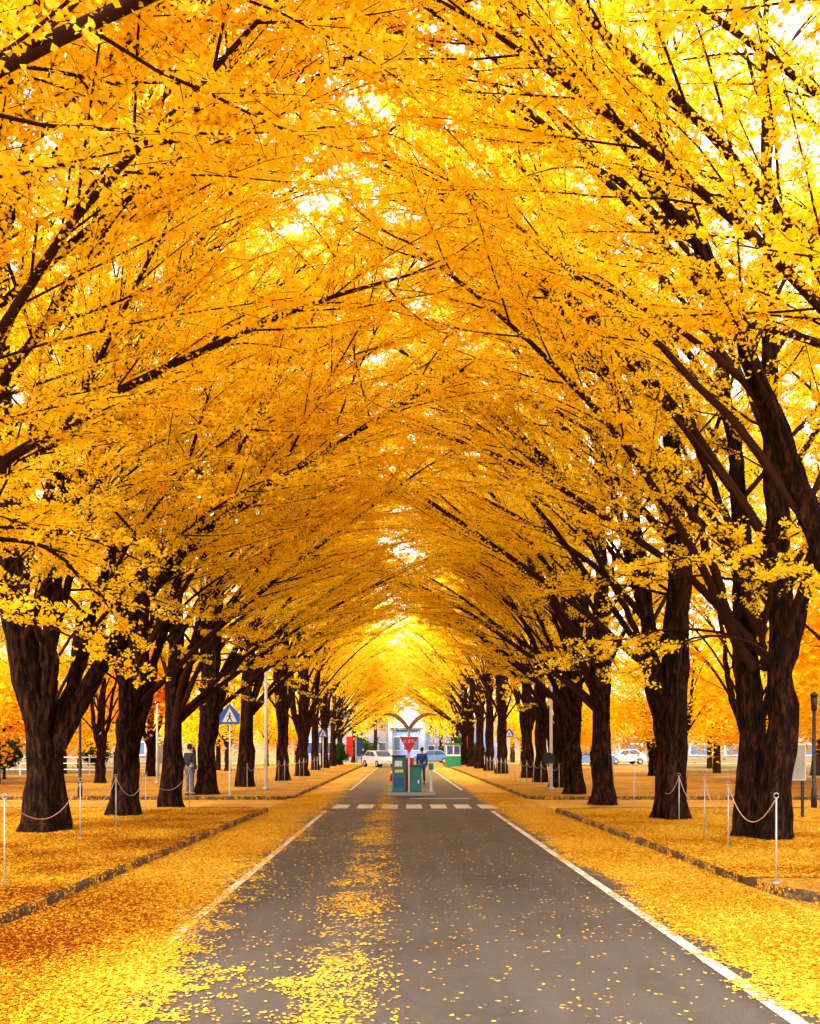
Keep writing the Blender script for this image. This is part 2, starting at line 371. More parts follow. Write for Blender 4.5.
VAR['double'] = make_tree_meshes(44, [S_([(0, 0, -.1), (0, .05, 2), (-.2, .5, 5), (0, .9, 10), (.2, 1, 17)], .29, 18, .16),
    S_([(0, 0, .8), (.35, -.4, 3), (.6, -.9, 6), (1, -1.2, 10), (1.4, -1.4, 15)], .18, 14, .18),
    S_([(.05, .0, 2.2), (.9, -.1, 4.6), (2.2, -.2, 7.0), (4.0, -.1, 9.2)], .075, 5, .35, ll=.5, spray=.35),
    S_([(.05, .1, 1.5), (.7, .6, 4.4), (1.6, .9, 7.6), (2.8, 1.1, 11)], .121, 7, .28, ll=.6, spray=.35)])
VAR['upright'] = make_tree_meshes(66, [S_([(0, 0, -.1), (0, .05, 3), (.1, .2, 8), (0, .1, 16.5)], .30, 26, .15),
    S_([(0, 0, 1.6), (-.3, -.5, 4), (-.6, -.9, 8), (-.5, -1.2, 14)], .15, 10, .25),
    S_([(0, 0, 1.9), (.3, .5, 4.2), (.9, .9, 8), (1.5, 1.2, 12)], .125, 6, .28, ll=.7)], road=.76, up=.12, dens=27, leaf=.105, sp_=.5, tw_=.36, arches=1)
VAR['leaning'] = make_tree_meshes(55, [S_([(0, 0, -.1), (.5, 0, 1.8), (1.45, 0, 4.2), (1.95, 0, 5.7), (2.9, 0, 7.9), (4.1, .2, 9.6), (5.6, .4, 11)], .20, 11, .36, ll=.75, spray=.46),
    S_([(0, .1, -.1), (-.2, .5, 4), (-.3, .8, 9), (0, 1, 16)], .28, 20, .25)], arches=1)
used = {}
def tree(kind, loc, rz, sc, label, group, name='ginkgo_tree', cm='gold'):
    key = (kind, cm); s3 = (sc, sc, sc*random.uniform(.93, 1.07))
    if key not in used:
        t, b, c, _ = VAR[kind]
        if cm != 'gold': c = c.copy(); c.materials.clear()
        r = thing(name, label, 'tree', loc, rz, group)
        link('trunk', t, M['bark'], r); link('branches', b, M['twig'], r); link('crown', c, M[cm], r)
        used[key] = r; r.scale = s3
    else:
        r = dup(used[key], loc, rz, label, s3); r.name = name; r['group'] = group
    return r
ORD = ['first', 'second', 'third', 'fourth', 'fifth', 'sixth', 'seventh', 'eighth', 'ninth', 'tenth', 'eleventh', 'twelfth', 'thirteenth', 'fourteenth', 'fifteenth', 'sixteenth', 'seventeenth', 'eighteenth', 'nineteenth', 'twentieth']
VZ = .11
GL, GR = 'ginkgo trees in the row left of the road', 'ginkgo trees in the row right of the road'
tree('double', (-6.6, 4.6, VZ), .1, 1, 'yellow ginkgo outside the frame whose twigs hang across the top left corner', GL)
tree('twin', (-6.7, 10.6, VZ), -.35, 1, 'yellow ginkgo outside the frame whose boughs enter at the left edge', GL)
tree('single', (6.9, 4.9, VZ), PI+.2, 1, 'yellow ginkgo outside the frame whose twigs hang across the top right corner', GR)
tree('leaning', (6.6, 11, VZ), PI, 1, 'yellow ginkgo at the right edge leaning its thick bough into the frame', GR)
left = [('fork', 42, 17.2), ('double', 125, 21.3), ('single', 172, 24.7), ('double', 206, 31.0), ('single', 246, 37), ('upright', 283, 44), ('upright', 303, 51)]
right = [('twin', 764, 15.9), ('double', 672, 20.2), ('single', 603, 26.8), ('single', 575, 31.2), ('double', 558, 36.5), ('upright', 541, 42), ('upright', 527, 48)]
yy = 58
for i in range(5):
    kk = 'upright' if i < 3 else 'single'
    left.append((kk, 401-(6.3-.1*i)*F/yy, yy)); right.append((kk, 401+(6.5-.1*i)*F/yy, yy-2)); yy += 7
for row, sgn, g_, sd in ((left, 0, GL, 'left'), (right, PI, GR, 'right')):
    for i, (k, px, Y) in enumerate(row):
        tree(k, (xat(px, Y), Y, VZ), sgn+random.uniform(-.5, .5)*(0 if i == 0 else 1), random.uniform(.88, 1.08) if i else 1,
             'golden ginkgo with dark trunk, %s trunk from the front in the %s row' % (ORD[i], sd), g_)
for i, Y in enumerate([18, 25, 33, 42, 52, 64, 78]):
    for sd, sx in (('left', -1), ('right', 1)):
        tree('upright', (sx*(13+random.uniform(-1.2, 2.0)), Y+random.uniform(-2, 2), VZ), random.uniform(0, 6), random.uniform(.85, .98) if i < 3 else random.uniform(.6, .8),
             'yellow tree standing behind the %s row, %s from the front' % (sd, ORD[i]), 'trees behind the avenue rows', 'park_tree', 'amber' if (i+(sx > 0)) % 2 else 'gold')
for i, Y in enumerate([30, 40, 52, 66]):
    for sd, sx in (('left', -1), ('right', 1)):
        tree('upright', (sx*(21+2*i+random.uniform(-1.5, 1.5)), Y, VZ), random.uniform(0, 6), random.uniform(.7, .9),
             'amber tree deep in the park on the %s, %s from the front' % (sd, ORD[i]), 'trees deep in the park', 'park_tree', 'amber')
for x, y, s, k, lb in ((-5.4, 104, 1.0, 'single', 'bright yellow tree across the far street left of the road axis'), (6.4, 105, 1.0, 'double', 'bright yellow tree across the far street right of the road axis'),
                    (-12, 104, .9, 'upright', 'bright yellow tree across the far street, farther left'), (13, 105, .9, 'upright', 'bright yellow tree across the far street, farther right')):
    tree(k, (x, y, .0), 0 if x < 0 else PI, s, lb, 'yellow trees across the far street', 'street_tree', 'gold')

# ------------------------------------------------------------------ small trees and bushes (leaf clouds)
def bush(name, label, cat, loc, rx, rz_, z0, mat, n, group=None, leafs=.12, trunk=None, seed=1):
    rg = np.random.default_rng(seed); r = thing(name, label, cat, loc, 0, group)
    lob = rg.normal(size=(34, 3)); lob /= np.linalg.norm(lob, axis=1)[:, None]; lob *= rg.uniform(.3, 1.1, (34, 1))
    pick = rg.integers(0, 34, n); P = lob[pick]+rg.normal(size=(n, 3))*.19; P = P*[rx, rx, rz_]+[0, 0, z0]
    P[:, 2] = np.maximum(P[:, 2], .03)
    tint = .6*rg.random(n)+.4*rg.random(34)[pick]
    link('crown', quads_mesh('crown', leaf_quads(P, leafs*rg.uniform(.7, 1.3, n), .3, rg), tint), mat, r)
    mb = MB(); mb.tube([(0, 0, -.05), (.03, 0, z0*.6), (0, 0, z0)], [trunk or .06, (trunk or .06)*.7, .02], 8)
    for k in range(7):
        q = lob[k]*[rx, rx, rz_]*.8; mb.tube([(0, 0, z0*.55), (q[0], q[1], max(.2, q[2]+z0))], [(trunk or .06)*.45, .01], 5)
    mb.build('trunk', M['twig'], r); return r
for i, (px, Y, h_, m_, lb) in enumerate([(4, 46, 2.2, 'green', 'dark green shrub at the left edge behind the first trunk'), (97, 60, 2.0, 'green', 'round green shrub behind the first two left trunks'),
        (340, 84, 1.9, 'green', 'green bush beside the road end on the left'), (475, 84, 1.8, 'green', 'green bush beside the road end on the right'),
        (366, 103, 3.1, 'green', 'green tree in front of the far white building'), (462, 103, 3.1, 'green', 'green tree in front of the far blue building')]):
    bush('small_tree' if h_ > 3 else 'bush', lb, 'tree' if h_ > 3 else 'bush', (xat(px, Y), Y, 0 if Y > 90 else VZ), h_*.42, h_*.38, h_*.6, M[m_], 6000, seed=i+3, leafs=.13, trunk=.09)
pk = [bush('park_tree', '', 'tree', (0, 0, -50), 3.1, 2.4, 3.9, M[m_], 11000, leafs=.16, trunk=.2, seed=40+i) for i, m_ in enumerate(['gold', 'amber', 'red'])]
fst = [True]*3
spots = [(-1, 18, 32), (-1, 18, 40), (-1, 24, 44), (-1, 15, 50), (-1, 21, 56), (-1, 29, 58), (-1, 13, 64), (-1, 25, 70), (-1, 36, 66), (-1, 18, 78), (-1, 12, 88), (-1, 32, 50), (-1, 40, 60),
         (1, 16, 27), (1, 18, 34), (1, 17, 41), (1, 23, 43), (1, 14.5, 51), (1, 20, 57), (1, 28, 56), (1, 13, 66), (1, 24, 70), (1, 34, 66), (1, 17, 80), (1, 12, 89), (1, 31, 50), (1, 40, 60)]
cl = {-1: 0, 1: 0}
for i, (sx, x, y) in enumerate(spots):
    k = 2 if i in (3, 18) else (i*7+i//3) % 2; s = random.uniform(.9, 1.3); cl[sx] += 1
    lb = 'small %s park tree beyond the %s row, %s of the scattered ones' % (['golden', 'amber', 'russet'][k], 'left' if sx < 0 else 'right', ORD[cl[sx]-1])
    if fst[k]: r = pk[k]; r.location = (sx*x, y, VZ); r['label'] = lb; r.scale = (s, s, s); fst[k] = False
    else: r = dup(pk[k], (sx*x, y, VZ), random.uniform(0, 6), lb, (s, s, s*.95))
    r['group'] = 'small park trees beyond the avenue'
for x, y, s, sz, lb in ((-2.9, 103, 1.15, 2.35, 'tall golden crown closing the far road end on the left'), (4.6, 103.5, 1.1, 2.3, 'tall golden crown closing the far road end on the right')):
    r = dup(pk[0], (x, y, 0), x, lb, (s, s, sz)); r.name = 'street_tree'; r['group'] = 'yellow trees across the far street'

# ------------------------------------------------------------------ setting
def sheet(name, poly, z, mat, label=None):
    me = bpy.data.meshes.new(name); me.from_pydata([(x, y, z) for x, y in poly], [], [tuple(range(len(poly)))])
    bm = bmesh.new(); bm.from_mesh(me)
    for f in bm.faces:
        if f.normal.z < 0: f.normal_flip()
    bm.to_mesh(me); bm.free(); o = link(name, me, mat); tag(o, label, None, kind='structure'); return o
YE = 92
sheet('ground', [(-600, -60), (600, -60), (600, 900), (-600, 900)], 0, M['litter'])
sheet('road', [(-3.75, -12), (4.3, -12), (4.3, YE), (-3.75, YE)], .008, M['asphalt'])
sheet('cross_path', [(-26, 24.2), (-3.75, 24.2), (-3.75, 29.4), (-26, 29.4)], .006, M['asphalt'])
sheet('cross_path', [(4.3, 24.2), (26, 24.2), (26, 29.4), (4.3, 29.4)], .006, M['asphalt'])
sheet('cross_street', [(-120, YE+.01), (120, YE+.01), (120, YE+9), (-120, YE+9)], .006, M['asphalt'])
def arc(cx, cy, r, a0, a1, n=7): return [(cx+r*math.cos(math.radians(a0+(a1-a0)*i/n)), cy+r*math.sin(math.radians(a0+(a1-a0)*i/n))) for i in range(n+1)]
def kerb(path):
    pts = []
    for a, b in zip(path[:-1], path[1:]):
        a = Vector((*a, 0)); b = Vector((*b, 0)); n = max(1, int((b-a).length/.3))
        for i in range(n): pts.append(a+(b-a)*(i/n))
    pts.append(Vector((*path[-1], 0))); prof = [(-.05, 0), (-.05, .10), (-.035, .119), (.035, .119), (.05, .10), (.05, 0)]
    vs = []; fs = []; n = len(pts); rk = random.Random(3)
    for i, p in enumerate(pts):
        t = (pts[min(i+1, n-1)]-pts[max(i-1, 0)]).normalized(); s = Vector((t.y, -t.x, 0)); jj = rk.uniform(-.016, .016); dz = rk.uniform(-.012, .010)
        for x, z in prof: vs.append(p+s*(x+jj)+Vector((0, 0, z+(dz if z else 0))))
    for i in range(n-1):
        for j in range(5): fs.append((i*6+j, i*6+j+1, (i+1)*6+j+1, (i+1)*6+j))
    fs += [tuple(range(6)), tuple((n-1)*6+j for j in range(6))]
    o = MB().add(vs, fs).build('kerb', M['kerb']); tag(o, None, None, kind='structure')
ln = [(-3.85, -12), (-3.85, 8), (-3.55, 23.7)]+arc(-3.9, 23.75, .35, 10, 88, 4)+[(-26, 24.1)]
lf = [(-26, 29.5)]+arc(-4.4, 30.3, .8, -90, -5)+[(-3.6, YE-1)]
rn = [(26, 9.3), (6.4, 9.35)]+arc(5.6, 10.6, 1.25, 265, 185)+[(4.25, 12), (4.1, 23.3)]+arc(4.6, 23.5, .5, 178, 95, 4)+[(26, 24)]
rf = [(26, 29.5)]+arc(5.0, 30.3, .8, 270, 182)+[(4.2, YE-1)]
for p in (ln, lf, rn, rf): kerb(p)
sheet('verge', ln+[(-90, 24.1), (-90, -12)], VZ, M['litter'])
sheet('verge', [(-90, 29.5)]+lf+[(-90, YE-1)], VZ, M['litter'])
sheet('verge', [(90, 9.3)]+rn+[(90, 24)], VZ, M['litter'])
sheet('verge', [(90, 29.5)]+rf+[(90, YE-1)], VZ, M['litter'])
def strip(name, x0, x1, y0, y1): return sheet(name, [(x0, y0), (x1, y0), (x1, y1), (x0, y1)], .012, M['paint'])
strip('edge_line', -2.08, -1.98, -10, 24.2); strip('edge_line', 2.39, 2.50, -10, 24.2)
strip('edge_line', -2.08, -1.98, 36, 88); strip('edge_line', 2.39, 2.50, 36, 88)
for i in range(11):
    x = -3.35+.70*i; strip('crosswalk_stripe', x, x+.45, 25.1, 26.9)
strip('stop_line', .3, 2.3, 30.0, 30.3)

# ------------------------------------------------------------------ fallen leaves (geometry close to the camera)
def vnoise(x, y, s, seed):
    g_ = np.random.default_rng(seed).random((256, 256)); x = x/s+500; y = y/s+500
    xi = np.floor(x).astype(int); yi = np.floor(y).astype(int); fx = x-xi; fy = y-yi; fx = fx*fx*(3-2*fx); fy = fy*fy*(3-2*fy)
    q = lambda a, b: g_[a % 256, b % 256]
    return (q(xi, yi)*(1-fx)+q(xi+1, yi)*fx)*(1-fy)+(q(xi, yi+1)*(1-fx)+q(xi+1, yi+1)*fx)*fy
def ss(v, a, b): t = np.clip((v-a)/(b-a), 0, 1); return t*t*(3-2*t)
def fallen(name, n, x0, x1, y0, y1, dens, z, bias, label, size=.025):
    u = rng.random(n); y = y0*(y1/y0)**u; x = rng.uniform(x0, x1, n); k = rng.random(n) < dens(x, y); x, y = x[k], y[k]
    P = np.stack([x, y, z(x, y)+rng.uniform(.002, .014, len(x))], 1)
    V = leaf_quads(P, size*rng.uniform(.5, 1.4, len(x)), 2.6)
    base = z(x, y); V[:, 2] = np.maximum(V[:, 2], np.repeat(base, 4)+.002)
    t = np.clip(rng.random(len(x))*.62+bias(x, y), 0, 1)
    o = link(name, quads_mesh(name, V, t), M['fallen']); tag(o, label, 'leaves', kind='stuff'); print(name, len(x)); return o
def road_d(x, y):
    nz = .4*vnoise(x, y, 1.3, 1)+.3*vnoise(x, y, .4, 2)+.3*vnoise(x, y, .08, 3)
    r = ss(x+(nz-.5)*.9, 2.5, 3.0); l = ss(-x+(1-ss(y, 6, 12))*.42+(nz-.5)*1.7, 1.80, 2.8)
    b = (1-ss(np.abs(x+.42+(nz-.5)*.9), .02, .48))*ss(nz, .38, .66)*(.26+.30*ss(y, 6, 12))
    return np.clip(np.maximum(np.maximum(r, l), b)*.9+.0015+.007*(x < 0), 0, 1)
fallen('fallen_leaves_on_road', 980000, -3.75, 4.18, 4.6, 34, road_d, lambda x, y: .012+0*x, lambda x, y: .20+.3*vnoise(x, y, 1.1, 5)-.40*ss(-x, 1.4, 3.2)*(1-ss(y, 7, 13)), 'yellow ginkgo leaves lying scattered and drifted on the asphalt road')
def lv(x, y): return ((y < 23.4) & (x < -3.86+.016*np.clip(y-8, 0, 99)+.03))*.9
fallen('fallen_leaves_on_left_verge', 330000, -11, -3.5, 7.5, 23.4, lv, lambda x, y: VZ+.009+0*x, lambda x, y: -.14+.55*vnoise(x, y, .9, 6), 'orange and yellow leaves carpeting the left verge under the trees', .028)
def rv(x, y): return ((y < 23) & ((y > 11) | (x > 5.6)) & (y > 9.6) & (x > 4.2))*.9
fallen('fallen_leaves_on_right_verge', 290000, 4.1, 11, 9.4, 23, rv, lambda x, y: VZ+.009+0*x, lambda x, y: -.12+.55*vnoise(x, y, .9, 8), 'orange and yellow leaves carpeting the right verge under the trees', .028)
def rc(x, y): return (y < 9.2)*.8
fallen('fallen_leaves_at_right_corner', 80000, 4.2, 6.5, 6.5, 10, rc, lambda x, y: .002+0*x, lambda x, y: .12+.3*vnoise(x, y, .9, 9), 'yellow leaves on the ground below the rounded right kerb')

# ------------------------------------------------------------------ stakes and ropes
def make_stake():
    r = thing('rope_stake', '', 'stake'); MB().tube([(0, 0, -.05), (0, 0, 1.0)], .011, 8).build('rod', M['steel'], r, True)
    mb = MB(); mb.tube([(.03*math.sin(a)*1.0, 0, 1.03-.03*math.cos(a)) for a in np.linspace(0, 2*PI, 13)], .006, 6); mb.build('eyelet', M['steel'], r, True)
    mb = MB(); mb.tube([(0, 0, .0), (0, 0, .02)], .045, 12); mb.build('foot_plate', M['steel'], r); return r
stake0 = make_stake(); first = True
lp = [(-4.58, 10.4), (-5.63, 15.8), (-5.7, 18), (-5.73, 20.2), (-5.4, 23)]+[(-5.3, y) for y in range(31, 61, 2)]
rp = [(4.42, 10.6), (5.2, 14.3), (5.6, 16.6), (5.84, 18.9), (5.9, 20.8), (5.9, 22.8)]+[(5.45, y) for y in range(31, 59, 2)]
for row, sd, gap in ((lp, 'left', 4), (rp, 'right', 5)):
    for i, (x, y) in enumerate(row):
        lb = 'thin metal rope stake on the %s verge, %s from the camera' % (sd, ORD[i]); g_ = 'rope stakes along the verges'
        if first: stake0.location = (x, y, VZ); stake0['label'] = lb; stake0['group'] = g_; first = False
        else: s = dup(stake0, (x, y, VZ), 0, lb); s['group'] = g_
        if i+1 < len(row) and i != gap:
            x2, y2 = row[i+1]; sag = .42 if i < 5 else .22
            pts = [(x+(x2-x)*t, y+(y2-y)*t, VZ+1.0-4*sag*t*(1-t)) for t in np.linspace(0, 1, 15)]
            o = MB().tube(pts, .0065, 6).build('rope', M['rope'], None, True)
            tag(o, 'pinkish rope sagging between the %s and %s stakes on the %s verge' % (ORD[i], ORD[i+1], sd), 'rope', 'ropes strung between the stakes')

# ------------------------------------------------------------------ poles, signs
def pole(px, Y, top, r, label, m='white', name='metal_pole'):
    t = thing(name, label, 'pole', (xat(px, Y), Y, VZ)); MB().tube([(0, 0, 0), (0, 0, top-VZ)], [r, r*.85], 12).build('shaft', M[m], t, True)
    MB().tube([(0, 0, top-VZ), (0, 0, top-VZ+.05)], [r*1.25, r*.8], 12).build('cap', M[m], t, True)
    MB().tube([(0, 0, 0), (0, 0, .12)], [r*2, r*1.5], 12).build('base', M['steel'], t, True); return t
pole(266, 34, 5.0, .065, 'tall white pole on the left verge beyond the crosswalk')
p = pole(551, 34, 4.95, .065, 'tall white pole on the right verge with small round plate')
MB().tube([(-.1, -.10, zat(703, 34)-2.2), (-.1, -.13, zat(703, 34)-2.2)], .22, 20).build('round_plate', M['black'], p)
pole(157, 40, 3.6, .05, 'white pole seen between the second and third left trunks')
def lamp(px, Y, top, label):
    t = thing('park_lamp', label, 'lamp post', (xat(px, Y), Y, VZ)); h = top-VZ
    MB().tube([(0, 0, 0), (0, 0, .5), (0, 0, .52), (0, 0, h-.5)], [.08, .07, .05, .045], 12).build('post', M['black'], t, True)
    MB().tube([(0, 0, h-.5), (0, 0, h-.12)], [.07, .085], 12).build('lantern', M['black'], t, True)
    MB().tube([(0, 0, h-.12), (0, 0, h-.06), (0, 0, h)], [.11, .09, .02], 12).build('lamp_cap', M['black'], t, True)
lamp(80, 29, 3.35, 'black park lamp behind the first left trunk'); lamp(814, 24, 3.2, 'black park lamp at the right edge beside the notice board')
def cross_sign(px, Y, zc, s, label):
    t = thing('crossing_sign', label, 'road sign', (xat(px, Y), Y, VZ)); z = zc-VZ
    MB().tube([(0, 0, 0), (0, 0, z+.2)], .035, 10).build('pole', M['white'], t, True)
    sc = lambda pr: [(x*s, z+y*s) for x, y in pr]
    b = MB().prism(sc([(-.5, -.45), (.5, -.45), (.5, .02), (0, .55), (-.5, .02)]), -.05, -.07).build('sign_plate', M['blue'], t)
    MB().prism(sc([(-.36, -.34), (.36, -.34), (0, .36)]), -.073, -.078).build('white_triangle', M['white'], b)
    w = MB(); w.prism(sc([(-.05, .0), (.04, .02), (.06, -.15), (-.03, -.16)]), -.081, -.085); w.prism(sc([(-.03, -.14), (.03, -.14), (-.10, -.33), (-.15, -.31)]), -.0812, -.0852)
    w.prism(sc([(.0, -.14), (.06, -.14), (.15, -.31), (.10, -.33)]), -.0814, -.0854); w.prism(sc([(.03, .01), (.05, -.02), (.15, -.09), (.13, -.12)]), -.0816, -.0856)
    w.prism(sc([(-.03, .01), (-.05, -.03), (-.13, -.10), (-.15, -.07)]), -.0818, -.0858); w.prism(sc([(.01+.045*math.cos(a), .07+.045*math.sin(a)) for a in np.linspace(0, 2*PI, 10)[:-1]]), -.082, -.086)
    w.build('walking_figure', M['black'], b)
cross_sign(230, 29.9, zat(715, 29.9), .68, 'blue pentagonal crosswalk sign on the left between the trunks')
cross_sign(323, 60, zat(733, 60), .62, 'smaller far blue crosswalk sign on the left verge')
cross_sign(509, 60, zat(733, 60), .6, 'far blue crosswalk sign on the right verge')
t = thing('notice_board', 'pale notice board on dark legs at the right beside the first trunk', 'notice board', (xat(795, 20.5), 20.5, VZ), .1)
for s in (-.18, .18): MB().box((s, 0, .42), (.05, .05, .84)).build('leg', M['black'], t)
fr = MB().box((0, 0, 1.27), (.50, .06, .84), .01).build('frame', M['steel'], t); MB().box((0, -.035, 1.27), (.43, .02, .76)).build('panel', M['concrete'], t)
# gate island
YG = 32.0
isl = MB(); isl.box((0, 0, .07), (1.7, 3.2, .13), .03); o = isl.build('traffic_island', M['concrete']); o.location = (.38, YG+1, .008); tag(o, 'low concrete traffic island under the parking gate machines', 'traffic island')
ZB = .145
t = thing('ticket_machine', 'teal ticket machine at the left of the gate island', 'ticket machine', (xat(399, YG), YG, ZB))
MB().box((0, 0, .62), (.48, .4, 1.24), .03).build('cabinet', M['teal'], t); MB().box((0, 0, 1.27), (.54, .46, .06), .01).build('lid', M['black'], t)
MB().box((-.02, -.21, 1.0), (.26, .03, .2)).build('display', M['white'], t); MB().box((.0, -.21, .74), (.3, .025, .1)).build('ticket_slot', M['yellowp'], t); MB().box((0, -.21, .34), (.34, .02, .38)).build('door', M['navy'], t)
t = thing('control_cabinet', 'low green control cabinet at the centre of the gate island', 'cabinet', (xat(415, YG), YG+.15, ZB))
MB().box((0, 0, .45), (.46, .4, .90), .03).build('cabinet', M['teal'], t); MB().box((0, 0, .93), (.50, .44, .06), .02).build('lid', M['navy'], t)
MB().box((0, -.21, .66), (.3, .02, .2)).build('label_plate', M['greenp'], t); MB().box((.12, -.21, .36), (.04, .03, .12)).build('handle', M['white'], t)
t = thing('intercom_stand', 'slim teal intercom stand at the right end of the gate island', 'intercom', (xat(431, YG), YG, ZB))
MB().box((0, 0, .4), (.1, .1, .8), .01).build('post', M['steel'], t); MB().box((0, -.02, .9), (.18, .14, .24), .02).build('speaker_box', M['teal'], t)
t = thing('barrier_gate', 'parking barrier with two raised curved brown arms on gate island', 'barrier', (xat(409, YG), YG+.9, ZB))
MB().box((0, 0, .6), (.36, .36, 1.2), .02).build('housing', M['redp'], t); MB().tube([(0, 0, 1.2), (0, 0, 2.35)], .05, 10).build('post', M['steel'], t, True)
for s in (-1, 1):
    MB().tube([(s*.02, 0, 2.26), (s*.16, 0, 2.46), (s*.32, 0, 2.62), (s*.50, 0, 2.74), (s*.70, 0, 2.80), (s*.88, 0, 2.78), (s*.98, 0, 2.72)], [.06, .075, .08, .07, .05, .035, .015], 8).build('arm', M['orange'], t, True)
def text_mesh(body, size):
    cu = bpy.data.curves.new('lettering', 'FONT'); cu.body = body; cu.size = size; cu.align_x = 'CENTER'; cu.align_y = 'CENTER'; cu.extrude = .002
    o = bpy.data.objects.new('tmp', cu); COL.objects.link(o); bpy.context.view_layer.update()
    me = bpy.data.meshes.new_from_object(o.evaluated_get(bpy.context.evaluated_depsgraph_get())); bpy.data.objects.remove(o); me.materials.clear(); return me
t = thing('stop_sign', 'red inverted triangle stop sign above the gate machines', 'road sign', (xat(409, YG), YG-.35, ZB)); zc = 1.74
MB().tube([(0, 0, 0), (0, 0, zc+.2)], .03, 10).build('pole', M['white'], t, True)
tri = lambda s: [(-s, zc+s*.6), (s, zc+s*.6), (0, zc-s*1.15)]
b = MB().prism(tri(.36), -.04, -.055).build('border', M['white'], t); b2 = MB().prism(tri(.34), -.058, -.062).build('sign_plate', M['redp'], t)
try:
    l = link('lettering', text_mesh('止まれ', .15), M['white'], t); l.location = (0, -.066, zc+.05); l.rotation_euler = (PI/2, 0, 0)
except Exception as e: print('text', e)
def cone_(x, y, label):
    t = thing('traffic_cone', label, 'traffic cone', (x, y, .012)); MB().box((0, 0, .015), (.36, .36, .03)).build('base', M['redp'], t); MB().tube([(0, 0, .03), (0, 0, .7)], [.13, .025], 12).build('cone', M['redp'], t, True); MB().tube([(0, 0, .38), (0, 0, .52)], [.077, .055], 12).build('reflective_band', M['white'], t, True)
cone_(xat(392, 46), 46, 'red traffic cone on the road behind the gate island')

# ------------------------------------------------------------------ guard booth, fence, cars, buildings
t = thing('guard_booth', 'small green and white guard booth right of the far road', 'booth', (xat(453, 78), 78, .01))
MB().box((0, 0, .5), (1.3, 1.3, 1.0), .02).build('lower_panel', M['greenp'], t); MB().box((0, 0, 1.5), (1.2, 1.2, 1.0)).build('wall', M['white'], t)
for s in (-.3, .3): MB().box((s, -.61, 1.5), (.48, .03, .7)).build('window', M['glass'], t)
MB().box((0, 0, 2.06), (1.5, 1.5, .12), .02).build('roof', M['greenp'], t)
def banner(px, Y, m, label):
    t = thing('banner_stand', label, 'banner', (xat(px, Y), Y, VZ if abs(xat(px, Y)) > 4.2 else .01)); MB().tube([(0, 0, 0), (0, 0, 2.7)], .03, 8).build('pole', M['white'], t); MB().box((.33, 0, 1.7), (.6, .02, 1.9)).build('cloth', M[m], t)
banner(346, 84, 'redp', 'red upright banner beside the left road end'); banner(356, 90, 'navy', 'blue upright banner beside the left road end'); banner(466, 88, 'redp', 'red upright banner beside the right road end')
def fence(x0, x1, y, label):
    t = thing('metal_fence', label, 'fence', (x0, y, VZ)); L = x1-x0
    for z in (.35, .7, 1.05): MB().tube([(0, 0, z), (L, 0, z)], .025, 6).build('rail', M['steel'], t)
    for i in range(int(L/2)+1): MB().box((i*2, 0, .57), (.06, .06, 1.14)).build('post', M['steel'], t)
fence(-36, -14, 52, 'pale railing fence across the park behind the left row')
def make_car(m):
    t = thing('parked_car', '', 'car')
    prof = [(-2.05, .28), (-2.08, .62), (-1.95, .86), (-1.1, .95), (-.55, 1.42), (.9, 1.47), (1.65, 1.0), (2.0, .92), (2.06, .5), (2.0, .28)]
    mb = MB(); mb.prism([(x, z) for x, z in prof], -.8, .8); o = mb.build('body', m, t)
    bv = o.modifiers.new('b', 'BEVEL'); bv.width = .07; bv.segments = 3
    for s in (-1, 1):
        MB().prism([(-.95, .97), (-.5, 1.36), (.12, 1.39), (.12, .97)], s*.79, s*.812).build('side_window', M['glass'], t)
        MB().prism([(.2, .97), (.2, 1.39), (.85, 1.4), (1.42, 1.0)], s*.79, s*.812).build('side_window', M['glass'], t)
        for x in (-1.3, 1.3):
            w = MB().tube([(x, s*.66, .31), (x, s*.83, .31)], .31, 20).build('wheel', M['tyre'], t); MB().tube([(x, s*.832, .31), (x, s*.845, .31)], .18, 14).build('rim', M['steel'], w)
        MB().box((-2.03, s*.6, .7), (.1, .3, .14), .02).build('headlight', M['lamp'], t); MB().box((2.01, s*.62, .78), (.08, .25, .14), .02).build('taillight', M['redp'], t)
    vs = [(-1.13, -.66, .99), (-1.13, .66, .99), (-.60, .62, 1.40), (-.60, -.62, 1.40)]; MB().add([(a-.03, b, c+.01) for a, b, c in vs], [(0, 1, 2, 3)]).build('windscreen', M['glass'], t)
    vs = [(1.60, -.66, 1.06), (1.60, .66, 1.06), (.96, .62, 1.45), (.96, -.62, 1.45)]; MB().add([(a+.04, b, c+.02) for a, b, c in vs], [(0, 1, 2, 3)]).build('rear_window', M['glass'], t); return t
M['carw'] = plain('white_car_paint', (.62, .63, .66), .25, var=.05, spec=.6); M['carb'] = plain('blue_car_paint', (.10, .20, .42), .25, var=.05, spec=.6)
c = make_car(M['carw']); c.location = (xat(379, 80), 80, .012); c.rotation_euler = (0, 0, PI/2+.45); c['label'] = 'white car facing the camera at the far end of the road'
dup(c, (xat(624, 88), 88, VZ), .25, 'white parked car between the right trunks')
c3 = make_car(M['carb']); c3.location = (xat(590, 80), 80, VZ); c3.rotation_euler = (0, 0, .1); c3['label'] = 'blue parked car far behind the right row'
dup(c3, (xat(432, 97), 97, .012), 0, 'small blue car crossing on the far street')
